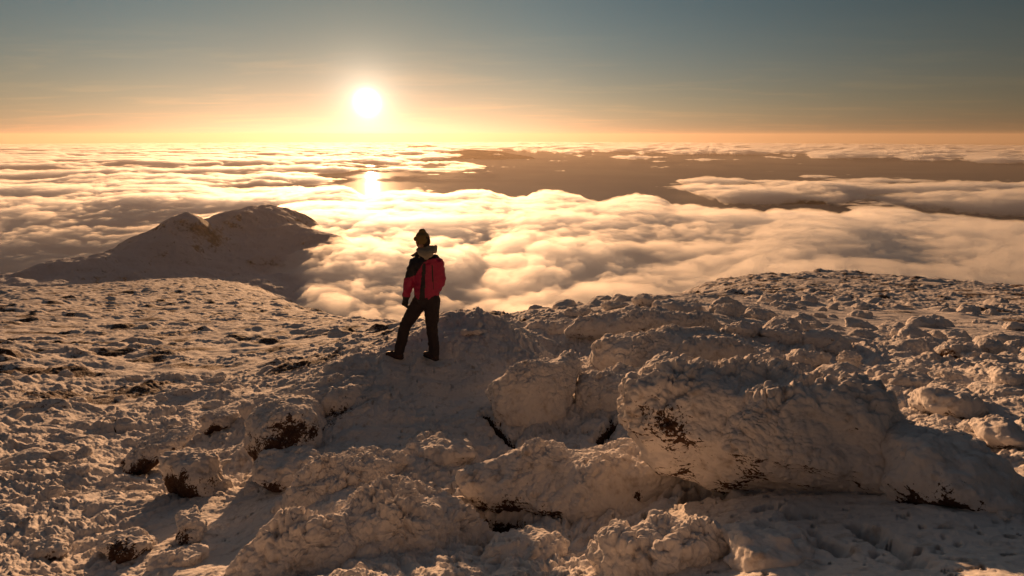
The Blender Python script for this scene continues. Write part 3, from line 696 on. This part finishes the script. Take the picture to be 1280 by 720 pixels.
    for (c, r, dp, sd, ang, sp, lb) in [
        ((250,602,100,74),6.9,.45,43,.5,[(215,602,.16,.8),(235,618,.16,.9),(262,595,.1,.5)],'block of rock with snow cap and speckled dark face beside the sunlit gully'),
        ((276,528,56,38),9.6,.35,45,-.3,[(268,540,.16,.95)],'dark-based rimed rock left of the platform, the nearer of two'),
        ((325,512,56,36),9.0,.4,46,-.3,[],'pale snow-covered rock close left of the platform lip'),
        ((162,684,88,42),5.7,.3,47,-.1,[(150,690,.13,.85),(185,694,.13,.85)],'dark-faced rock with snow cap low at the bottom left'),
        ((240,662,46,50),5.6,.25,48,.4,[(228,668,.1,.75)],'narrow rock edge rising from the shaded snow at lower left'),
        ((965,688,130,64),3.0,.3,90,.1,[(925,712,.05,.7)],'smooth shaded snow block at the bottom edge, right of the feathery mound'),
        ((545,572,90,44),5.2,.3,93,-.1,[],'low rimed rock in the shade between the rime mounds and the platform'),
        ((690,575,70,36),5.0,.25,94,.1,[],'low rock at the foot of the wedge-shaped block'),
        ((820,545,60,40),5.2,.25,95,.1,[],'rock half hidden by the left end of the largest boulder'),
        ((225,700,90,30),4.9,.2,49,-.3,[],'low snow-buried stone at the bottom edge, lower left'),
        ((60,688,70,34),6.1,.25,50,-.3,[(60,695,.1,.5)],'small dark-flecked stone near the bottom left corner'),
        ((95,590,46,22),9.2,.25,51,-.3,[(95,594,.1,.5)],'low stone on the left slope above the dark-faced rock'),
        ((370,560,40,26),7.0,.3,53,0,[],'small snowy rock tucked behind the dark bare face'),
        ((905,390,44,24),14.5,.5,61,.2,[],'small pale rock at the foot of the right-hand hill, farthest left of its cluster'),
        ((951,396,50,24),13.8,.5,62,.1,[(940,402,.15,.5)],'pale rock with dark side in the cluster below the right-hand hill'),
        ((1012,412,44,24),12.8,.45,64,.2,[(1015,418,.15,.5)],'low rock at the right end of the cluster below the hill'),
        ((930,414,52,26),12.1,.45,65,.0,[],'flat-topped rock in the middle of the cluster behind the largest boulder'),
        ((978,424,60,28),11.2,.5,66,.15,[(970,432,.15,.4)],'long flat rock behind the right part of the largest boulder'),
        ((950,446,64,32),9.6,.45,67,.1,[],'rounded rock just showing over the largest boulder'),
        ((1010,450,58,28),9.2,.4,68,.1,[],'smooth domed rock beside the small snow pillar'),
        ((1062,452,30,34),8.7,.18,69,.2,[],'small snow pillar standing up behind the largest boulder'),
        ((1120,478,100,38),8.6,.6,70,.15,[],'wide snow mound right of the small pillar'),
        ((1190,505,110,44),7.1,.6,71,.2,[],'wide drifted mound in mid right with a long shadow'),
        ((1252,545,90,50),6.0,.5,72,.35,[],'sunlit snow mound at the right edge above the shaded rock'),
        ((1262,478,64,38),9.8,.5,73,.2,[],'rounded white mound near the right edge'),
        ((1195,440,50,26),13.0,.5,74,.1,[(1185,444,.15,.5)],'blunt rock standing clear of the snow at right'),
        ((1236,436,44,28),13.6,.5,75,-.2,[],'pale rock leaning left near the right edge'),
        ((1150,430,50,20),14.5,.5,76,.1,[],'low rock on the snowfield left of the blunt one'),
        ((1085,440,46,22),12.5,.4,77,.1,[],'low rock behind the snow pillar'),
        ((1255,640,50,26),3.9,.2,78,.2,[],'low snow-covered stone at the right edge near the dark hollow'),
        ((585,416,40,16),12.5,.35,80,0,[],'low rimed rock behind the hiker where the platform ends'),
        ((770,384,44,16),21,.7,81,0,[],'rimed rock on the skyline right of centre'),
        ((812,378,46,18),23,.8,82,0,[],'highest rimed rock of the skyline crest right of centre'),
        ((722,392,46,16),19.5,.7,83,0,[],'low rock on the skyline left of the crest'),
        ((850,385,50,18),19,.7,84,0,[],'rock on the right shoulder of the skyline crest'),
        ((800,392,50,20),16,.6,85,0,[],'rimed rock just below the skyline crest'),
        ((755,398,44,18),15.5,.55,86,0,[],'rimed rock below the left part of the skyline crest'),
        ((682,404,40,16),15,.5,87,0,[],'rimed rock low on the left end of the crest'),
        ((870,400,40,20),14.5,.5,88,0,[],'rimed rock between the crest and the cluster of pale rocks')]:
        r = seat(c[0], c[1]+.22*c[3], .15*dp)
        boulder(oval(c[0], c[1], c[2], c[3], sd, ang), r, dp, lb, level=6, seed=sd, rime=.05+.004*r, spots=sp, tilt=.4, fs=.4, p=2.6, lump=.16)

# ------------------------------------------------------------------ the hiker
def solid(name, parts, voxel, mat, parent, smooth=4, disp=None, mats=None, pick=None):
    """parts: list of (points, radii) chains, radii = float or (across x, across y); fused into one skin"""
    Vs, Fs, off = [], [], 0
    for pts, rad in parts:
        pts = [np.array(p, float) for p in pts]; n = len(pts); m = 14
        P2, R2 = [], []
        for i in range(n-1):
            for k in range(4):
                t = k/4; P2.append(pts[i]*(1-t)+pts[i+1]*t); ra = np.array(rad[i] if np.ndim(rad[i]) else (rad[i],)*2, float); rb = np.array(rad[i+1] if np.ndim(rad[i+1]) else (rad[i+1],)*2, float)
                s = t*t*(3-2*t); R2.append(ra*(1-s)+rb*s)
        P2.append(pts[-1]); R2.append(np.array(rad[-1] if np.ndim(rad[-1]) else (rad[-1],)*2, float))
        d0 = P2[0]-P2[1]; d0 /= np.linalg.norm(d0); d1 = P2[-1]-P2[-2]; d1 /= np.linalg.norm(d1)
        a, b = R2[0], R2[-1]; ma, mb = a.min(), b.min()
        P2 = [P2[0]+d0*ma*.8, P2[0]+d0*ma*.5] + P2 + [P2[-1]+d1*mb*.5, P2[-1]+d1*mb*.8]; R2 = [a*.5, a*.85] + R2 + [b*.85, b*.5]
        rings = []
        for i in range(len(P2)):
            t = P2[min(i+1, len(P2)-1)]-P2[max(i-1, 0)]; t /= np.linalg.norm(t)
            ref = np.array([1., 0, 0]) if abs(t[0]) < .8 else np.array([0, 1., 0])
            u = ref - t*ref.dot(t); u /= np.linalg.norm(u); v = np.cross(t, u)
            an = np.arange(m)*2*math.pi/m
            rings.append(P2[i] + np.cos(an)[:, None]*u*R2[i][0] + np.sin(an)[:, None]*v*R2[i][1])
        nn = len(rings); Vs += [np.concatenate(rings), [P2[0]+d0*0], [P2[-1]+d1*0]]
        for i in range(nn-1):
            for k in range(m):
                k2 = (k+1) % m; Fs.append((off+i*m+k, off+i*m+k2, off+(i+1)*m+k2, off+(i+1)*m+k))
        for k in range(m):
            Fs.append((off+nn*m, off+(k+1) % m, off+k)); Fs.append((off+nn*m+1, off+(nn-1)*m+k, off+(nn-1)*m+(k+1) % m))
        off += nn*m+2
    me = bpy.data.meshes.new(name); me.from_pydata([tuple(v) for v in np.concatenate([np.atleast_2d(v) for v in Vs])], [], Fs); me.update()
    o = bpy.data.objects.new(name, me); scene.collection.objects.link(o)
    r = o.modifiers.new('r', 'REMESH'); r.mode = 'VOXEL'; r.voxel_size = voxel; r.use_smooth_shade = True
    s = o.modifiers.new('s', 'SMOOTH'); s.iterations = smooth; s.factor = .6
    dg = bpy.context.evaluated_depsgraph_get(); dg.update()
    me2 = bpy.data.meshes.new_from_object(o.evaluated_get(dg)); o.modifiers.clear(); o.data = me2; me2.name = name
    n = len(me2.vertices); co = np.empty(n*3, np.float32); me2.vertices.foreach_get('co', co); co = co.reshape(-1, 3).astype(float)
    no = np.empty(n*3, np.float32); me2.vertices.foreach_get('normal', no); no = no.reshape(-1, 3)
    if disp is not None: co = co + no*disp(co)[:, None]; me2.vertices.foreach_set('co', co.astype(np.float32).ravel())
    me2.materials.clear()
    for mm in (mats or [mat]): me2.materials.append(mm)
    if pick is not None:
        c = np.empty(len(me2.polygons)*3, np.float32); me2.polygons.foreach_get('center', c); me2.polygons.foreach_set('material_index', pick(c.reshape(-1, 3)).astype(np.int32))
    me2.polygons.foreach_set('use_smooth', np.ones(len(me2.polygons), bool)); me2.update()
    o.parent = parent
    return o
def cloth(name, col, rough=.8, scale=40, bump=.003):
    m = NT(name); tc = m.n('TexCoord').outputs['Object']; n = m.noise(tc, scale, 5, .6)
    d = tuple(c*.6 for c in col)
    b = m.n('BsdfPrincipled', Base__Color=m.mix(n, d+(1,), col+(1,)), Roughness=rough, Normal=m.n('Bump', Strength=.6, Distance=bump, Height=m.noise(tc, scale*4, 3)).outputs[0])
    m.link(b.outputs[0], m.out.inputs[0]); return m.m
FEET = P(522, 455, 7.4)
def build_person():
    root = bpy.data.objects.new('person', None); scene.collection.objects.link(root)
    zg = FEET.z; O = np.array([FEET.x, FEET.y, zg]); root.location = FEET
    tag(root, 'hiker in crimson and black jacket and olive cap, standing with back to the viewer', 'person')
    Y0 = FEET.y
    def J(px, py, dy=0.0):
        d = pix_dir(px, py); k = (Y0+dy)/float(d[1]); return np.array([float(d[0])*k, Y0+dy, float(d[2])*k])-O
    skin = cloth('skin', (.42, .24, .16), .6, 30, .001); red = cloth('crimson_shell', (.50, .016, .085), .55, 14); blk = cloth('black_shell', (.022, .016, .020), .6, 14)
    trs = cloth('dark_trouser_cloth', (.030, .018, .020), .75, 12); boot = cloth('boot_leather', (.055, .022, .014), .6, 30); sole = cloth('rubber', (.02, .018, .016), .8)
    hatm = cloth('olive_wool', (.30, .20, .065), .9, 70, .006); fleece = cloth('beige_fleece', (.46, .40, .30), .95, 45, .008); hairm = cloth('dark_hair', (.035, .018, .010), .7, 80, .006); glv = cloth('black_glove', (.020, .015, .014), .7, 40)
    white = cloth('eye_white', (.6, .57, .52), .3); iris = cloth('iris', (.05, .03, .02), .2)
    # joints
    head = J(528.5, 306, .02); neck = J(531, 321, 0); ch = J(533.5, 336, .01); wa = J(534, 360, .0); pe = J(533.5, 375, .0)
    sl, sr = J(519.5, 332, .03), J(546.5, 331.5, -.03); el, er = J(511.5, 358, -.02), J(551.5, 355, .02); wl = J(507.5, 379.5, .03); wr = J(547, 368, .24)
    hl, hr = J(527, 380, .02), J(540.5, 380, -.02)
    kl, kr = J(507.0, 412, .10), J(540, 414, .06); al, ar = J(499.0, 447.5, .04), J(543.5, 448, .0)
    al[2] = .10; ar[2] = .10
    # facing: away and to the left
    fdir = np.array([-.72, .69, 0]); side = np.array([.69, .72, 0]); up = np.array([0, 0, 1.])
    def hand(w, elb, curl, sgn, thick=.0):
        d = w-elb; d /= np.linalg.norm(d); fwd = fdir - d*fdir.dot(d); fwd /= np.linalg.norm(fwd); lat = np.cross(d, fwd)*sgn
        palm = w + d*.085; ch_ = [([w-d*.02, w+d*.03, palm], [(.027+thick, .024+thick), (.036+thick, .022+thick), (.040+thick, .018+thick)])]
        for i, (q, L) in enumerate(((-.030, .070), (-.010, .080), (.011, .075), (.030, .060))):
            b = palm - d*.012 + fwd*(-q); k1 = b + d*L*.45 + lat*curl*.012; k2 = k1 + d*L*.32 + lat*curl*.026; k3 = k2 + d*L*.18 + lat*curl*.034
            ch_.append(([b, k1, k2, k3], [.0100+thick, .0092+thick, .0086+thick, .0075+thick]))
        t0 = w + d*.03 + fwd*.028; t1 = t0 + d*.030 + fwd*.024 + lat*.010; t2 = t1 + d*.030 + fwd*.006 + lat*.014
        ch_.append(([t0, t1, t2], [.013+thick, .011+thick, .009+thick])); return ch_
    # head, turned further to the left
    hf = np.array([-.80, .60, -.06]); hs = np.array([.60, .80, 0])
    c0 = head
    headp = [([c0+up*.035, c0-up*.02, c0-up*.065+hf*.035], [(.074, .094), (.072, .090), (.048, .055)]),
             ([c0-up*.03+hf*.09, c0-up*.075+hf*.078], [.030, .026]), ([c0+up*.005+hf*.088, c0-up*.028+hf*.108, c0-up*.036+hf*.106], [.011, .015, .012]),
             ([c0-up*.060+hf*.092+hs*-.018, c0-up*.060+hf*.096, c0-up*.060+hf*.092+hs*.018], [.007, .009, .007])]
    for s in (-1, 1):
        headp.append(([c0+hs*.076*s-up*.035+hf*.002, c0+hs*.083*s-hf*.006, c0+hs*.080*s+up*.022-hf*.008], [.009, .013, .010]))
        headp.append(([c0+up*.02+hf*.084+hs*.04*s, c0+up*.024+hf*.090+hs*.02*s], [.012, .012]))
    body = headp + [([neck-up*.05, neck+up*.02, c0-up*.05], [.058, .052, .055]), ([ch+up*.06, ch, wa, pe], [(.13, .09), (.155, .105), (.130, .095), (.145, .105)]),
            ([sl, el, wl], [.048, .038, .026]), ([sr, er, wr], [.048, .038, .026]), ([hl, kl, al], [.078, .052, .038]), ([hr, kr, ar], [.078, .052, .038]),
            ([al-up*.02, al-up*.05+fdir*.14], [.035, .028]), ([ar-up*.02, ar-up*.05+fdir*.14], [.035, .028])]
    body += hand(wl, el, 1.0, 1) + hand(wr, er, 1.0, -1)
    b = solid('body', body, .0075, skin, root, 2)
    for s in (-1, 1):
        e = c0+up*.004+hf*.0905+hs*.031*s
        ey = solid('eye', [([e-hs*.004, e+hs*.004], [.0105, .0105])], .003, white, root, 2)
        pu = solid('pupil', [([e+hf*.0085, e+hf*.0095], [.0045, .0045])], .0015, iris, ey, 1)
    # clothes
    def folds(a, f): return lambda c: a*(np.abs(n3(c[:, 0]*f, c[:, 1]*f, c[:, 2]*f*1.5))-.2) + a*.5*n3(c[:, 0]*f*2.3+5, c[:, 1]*f*2.3, c[:, 2]*f*2.3)
    jb = pe + up*.035
    nn = ch + up*.125 - np.array([.005, 0, 0])
    jk = [([nn, ch+up*.06, ch, wa, jb, jb-up*.06], [(.085, .075), (.165, .105), (.185, .130), (.168, .125), (.165, .130), (.160, .128)]),
          ([sl+np.array([.05, 0, .01]), sl, el, wl+ (el-wl)*.16], [.080, .077, .067, .052]), ([sr-np.array([.05, 0, -.01]), sr, er, wr+(er-wr)*.2], [.080, .078, .070, .052]),
          ([er+up*.03, er-up*.04+np.array([-.03, .0, 0]), jb+np.array([.10, .02, .04])], [.070, .075, .06])]
    zc = ch[2]; bx = ch[0]
    def pick(c):
        x, z = c[:, 0]-bx, c[:, 2]
        yoke = z > zc + .015 + .05*np.sin(x*9+1.0) + .35*np.clip(x-.0, 0, .14) - 1.1*np.clip(-x-.02, 0, .12)*(1) 
        mid = (np.abs(x+.015+.10*(zc-z)) < .020+.04*np.clip(zc-z, 0, .5)) & (z < zc+.04)
        low = z < jb[2]-.055
        cuff = (z < wl[2]+.045) & (x < -.12)
        seam = (np.abs(x-.088-.02*(zc-z)) < .006) & (z < zc+.02) & (z > wa[2]-.05)
        return (yoke | mid | low | cuff | seam).astype(int)
    jk_o = solid('jacket', jk, .011, red, root, 3, folds(.017, 9), [red, blk], pick)
    solid('cuff', [([wl+(el-wl)*.17, wl+(el-wl)*.02], [.050, .043])], .008, blk, jk_o, 2)
    solid('cuff', [([wr+(er-wr)*.2, wr+(er-wr)*.02], [.050, .043])], .008, blk, jk_o, 2)
    solid('collar', [([nn-up*.01+side*.05, nn+fdir*.07+up*.015, nn-side*.05+up*.01, nn-side*.03-fdir*.05, nn+side*.05-fdir*.05], [(.03,.05), (.026,.045), (.03,.045), (.03,.05), (.03,.05)]),
                     ([J(523, 322, .03), J(517, 325, .05), J(513.5, 325, .06)], [.030, .020, .007])], .009, blk, jk_o, 2)
    # pale fleece-lined hood lying on the shoulders
    solid('hood', [([J(523.5, 318, .02), J(528, 322, -.06), J(535, 323.5, -.10), J(542, 320, -.07), J(545, 314, -.02)], [.034, .050, .055, .046, .026]),
                   ([J(527, 319, .0), J(536, 318, -.03), J(541, 316, .0)], [.05, .055, .04]), ([J(533, 326, -.08), J(533, 329, -.07)], [(.06, .03), (.03, .02)])], .008, fleece, root, 3, folds(.008, 16))
    ptr = [([jb+up*.02, pe-up*.02, pe-up*.06], [(.150, .115), (.165, .130), (.14, .12)]),
           ([hl, (hl+kl)/2, kl, (kl+al)/2, al+up*.0], [.108, .100, .080, .074, .070]), ([hr, (hr+kr)/2, kr, (kr+ar)/2, ar+up*.0], [.110, .100, .080, .074, .072])]
    solid('trousers', ptr, .011, trs, root, 3, folds(.014, 10))
    for a in (al, ar):
        f = fdir if a is ar else np.array([-.92, .39, 0]); t = a*1; g = a*np.array([1, 1, 0])
        bo = solid('boot', [([a+up*.04, a-up*.01, g+up*.05-f*.02], [.058, .054, .048]), ([g+up*.045-f*.03, g+up*.055+f*.08, g+up*.045+f*.185, g+up*.040+f*.205], [(.048, .040), (.046, .042), (.047, .034), (.040, .028)])], .008, boot, root, 2)
        solid('sole', [([g+up*.012-f*.045, g+up*.012+f*.07, g+up*.012+f*.17, g+up*.014+f*.215], [(.045, .018), (.042, .018), (.052, .018), (.040, .016)])], .007, sole, bo, 1)
        solid('lace', [([g+up*.100+f*.075-side*.03, g+up*.108+f*.08, g+up*.100+f*.075+side*.03], [.006]*3), ([g+up*.088+f*.115-side*.03, g+up*.095+f*.12, g+up*.088+f*.115+side*.03], [.006]*3)], .004, sole, bo, 1)
    solid('glove', hand(wl, el, 1.2, 1, .005)+[([wl+(el-wl)*.1, wl+(el-wl)*.0], [.036, .034])], .006, glv, root, 1)
    solid('glove', hand(wr, er, 1.2, -1, .005)+[([wr+(er-wr)*.1, wr+(er-wr)*.0], [.036, .034])], .006, glv, root, 1)
    solid('hair', [([c0+up*.02-hf*.02, c0-up*.03-hf*.040, c0-up*.075-hf*.040], [(.080, .088), (.076, .066), (.055, .040)])], .007, hairm, root, 2, folds(.006, 30))
    cap = solid('cap', [([c0+up*.105, c0+up*.075, c0+up*.035, c0+up*.000-hf*.012], [(.050, .055), (.082, .098), (.092, .106), (.090, .100)])], .008, hatm, root, 2, folds(.006, 22))
    solid('brim', [([c0+up*.020+hf*.09-hs*.05, c0+up*.012+hf*.115, c0+up*.020+hf*.09+hs*.05], [(.018, .030), (.016, .034), (.018, .030)]), ], .006, hatm, cap, 2)
    for q in (-1, 1): solid('ear_flap', [([c0+up*.01+hs*.085*q, c0-up*.043+hs*.078*q+hf*.01], [(.015, .034), (.012, .024)])], .006, hatm, cap, 2)
    gz_ = [float(ground_z(np.array([p[0]+O[0]]), np.array([p[1]+O[1]]))[0])-zg for p in (al, al+np.array([-.12, .05, 0]), ar, ar+fdir*.12)]
    root.location.z = zg + max(np.mean(gz_[:2]), np.mean(gz_[2:])) - .012
    return root

# ------------------------------------------------------------------ loose rimed stones, each its own object
def place(gp, x, y):
    if 'left' in gp:
        if x < 130: return 'near the bottom left corner' if y > 560 else 'at the left edge of the rubble slope'
        if x > 235: return 'on the slope just left of the rock platform'
        return 'low on the left rubble slope' if y > 545 else 'in the middle of the left rubble slope'
    if 'snowfield' in gp:
        if x > 1130: return 'near the right edge, below the right-hand hill'
        if y < 398: return 'high at the foot of the right-hand hill'
        return 'among the cluster of pale rocks below the hill' if x < 990 else 'beside the smooth snow patch below the hill'
    if 'crest' in gp:
        return 'at the left end of the rocky crest' if x < 700 else 'near the highest rocks of the crest' if x > 785 else 'in the middle of the rocky crest'
    return 'among the snow mounds by the right edge' if x > 1180 else 'behind the small snow pillar' if y < 462 else 'between the snow mounds right of the largest boulder'
def build_stones():
    rs = np.random.RandomState(5); lib = []
    for k in range(10):
        d, T = ico(5); o = k*9.3
        R = np.ones(len(d))
        kk = np.zeros(len(d))
        for c in range(9):
            n = rs.randn(3); n /= np.linalg.norm(n); kk += (np.maximum(d@n, 0)/(.60+.32*rs.rand()))**11
        kk += .2
        r = kk**(-1/11.); X = d*r[:, None]*np.array([1, .8, .62])
        N = vnormals(X, T)
        X = X + N*(.10*fbm3(X[:, 0]*1.5+o, X[:, 1]*1.5, X[:, 2]*1.5, 3) + .15*bil3(X[:, 0]*4+o, X[:, 1]*4, X[:, 2]*4, 3, .6) + .09*knobs3(X[:, 0]/.22+o, X[:, 1]/.22, X[:, 2]/.22)*sstep(-.3, .4, n3(X[:, 0]*1.5, X[:, 1]*1.5+o, X[:, 2]*1.5)))[:, None]
        N = vnormals(X, T)
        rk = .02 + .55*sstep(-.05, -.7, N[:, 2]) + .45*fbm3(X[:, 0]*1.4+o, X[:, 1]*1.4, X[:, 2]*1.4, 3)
        me_o = mesh_np('stone', X*.5, T, mat=BM, attrs={'rock': rk}); lib.append(me_o.data); bpy.data.objects.remove(me_o)
    zones = [  # column range, row range, size range in metres, number, label, group
        ((20, 330), (470, 620), (.20, .55), 80, 'rime-crusted stone on the slope below and left of the hiker', 'rimed stones on the left slope'),
        ((860, 1275), (378, 440), (.40, 1.1), 70, 'rime-crusted stone on the snowfield at the foot of the right-hand hill', 'rimed stones on the right snowfield'),
        ((620, 860), (376, 425), (.5, 1.2), 62, 'rime-crusted stone on the rocky crest right of the hiker', 'rimed stones along the rocky crest'),
        ((1000, 1275), (436, 520), (.30, .85), 46, 'rime-crusted stone among the snow mounds at right', 'rimed stones among the right-hand mounds')]
    azs = np.linspace(math.radians(-50), math.radians(50), 700); ls = np.linspace(math.log(3.5), math.log(90), 500)
    A, L = np.meshgrid(azs, ls); rr = np.exp(L); gx, gy = rr*np.sin(A), rr*np.cos(A); gz = ground_base(gx, gy)
    px, py = project(gx, gy, gz)
    for (x0, x1), (y0, y1), (s0, s1), n, lb, gp in zones:
        ok = np.argwhere((px > x0) & (px < x1) & (py > y0) & (py < y1)); w = rr[ok[:, 0], ok[:, 1]]
        # cells of a log grid shrink towards the viewer; even out over the picture
        idx = ok[rs.choice(len(ok), n, replace=False)]
        X = gx[idx[:, 0], idx[:, 1]]; Y = gy[idx[:, 0], idx[:, 1]]
        Z = ground_z(X, Y, False)
        for i in range(n):
            if math.hypot(X[i]-FEET.x, Y[i]-FEET.y) < 1.6: continue
            s = (s0 + (s1-s0)*rs.rand()**2)*(.75+.25*min(math.hypot(X[i], Y[i])/12, 3))
            o = bpy.data.objects.new('stone', lib[rs.randint(10)]); scene.collection.objects.link(o)
            o.location = (X[i], Y[i], Z[i]-.02*s); o.rotation_euler = (rs.uniform(-.35, .35), rs.uniform(-.35, .35), rs.uniform(0, 6.28))
            o.scale = (s, s*rs.uniform(.75, 1.1), s*rs.uniform(.6, .95))
            qx, qy = px[idx[i, 0], idx[i, 1]], py[idx[i, 0], idx[i, 1]]
            wh = place(gp, qx, qy); t = (s-s0)/(s1-s0)
            tag(o, ('small ' if t < .22 else 'middling ' if t < .6 else 'large ')+'rime-crusted stone '+wh, 'stone', 'rimed stones '+wh)

# ------------------------------------------------------------------ build
NA_C, NR_C = 1300, 1500
NA_G, NR_G = 1700, 1500
build_boulders()
build_ground()
build_ridge()
build_water()
build_far_hills()
build_haze()
build_cloud()
build_stones()
build_person()
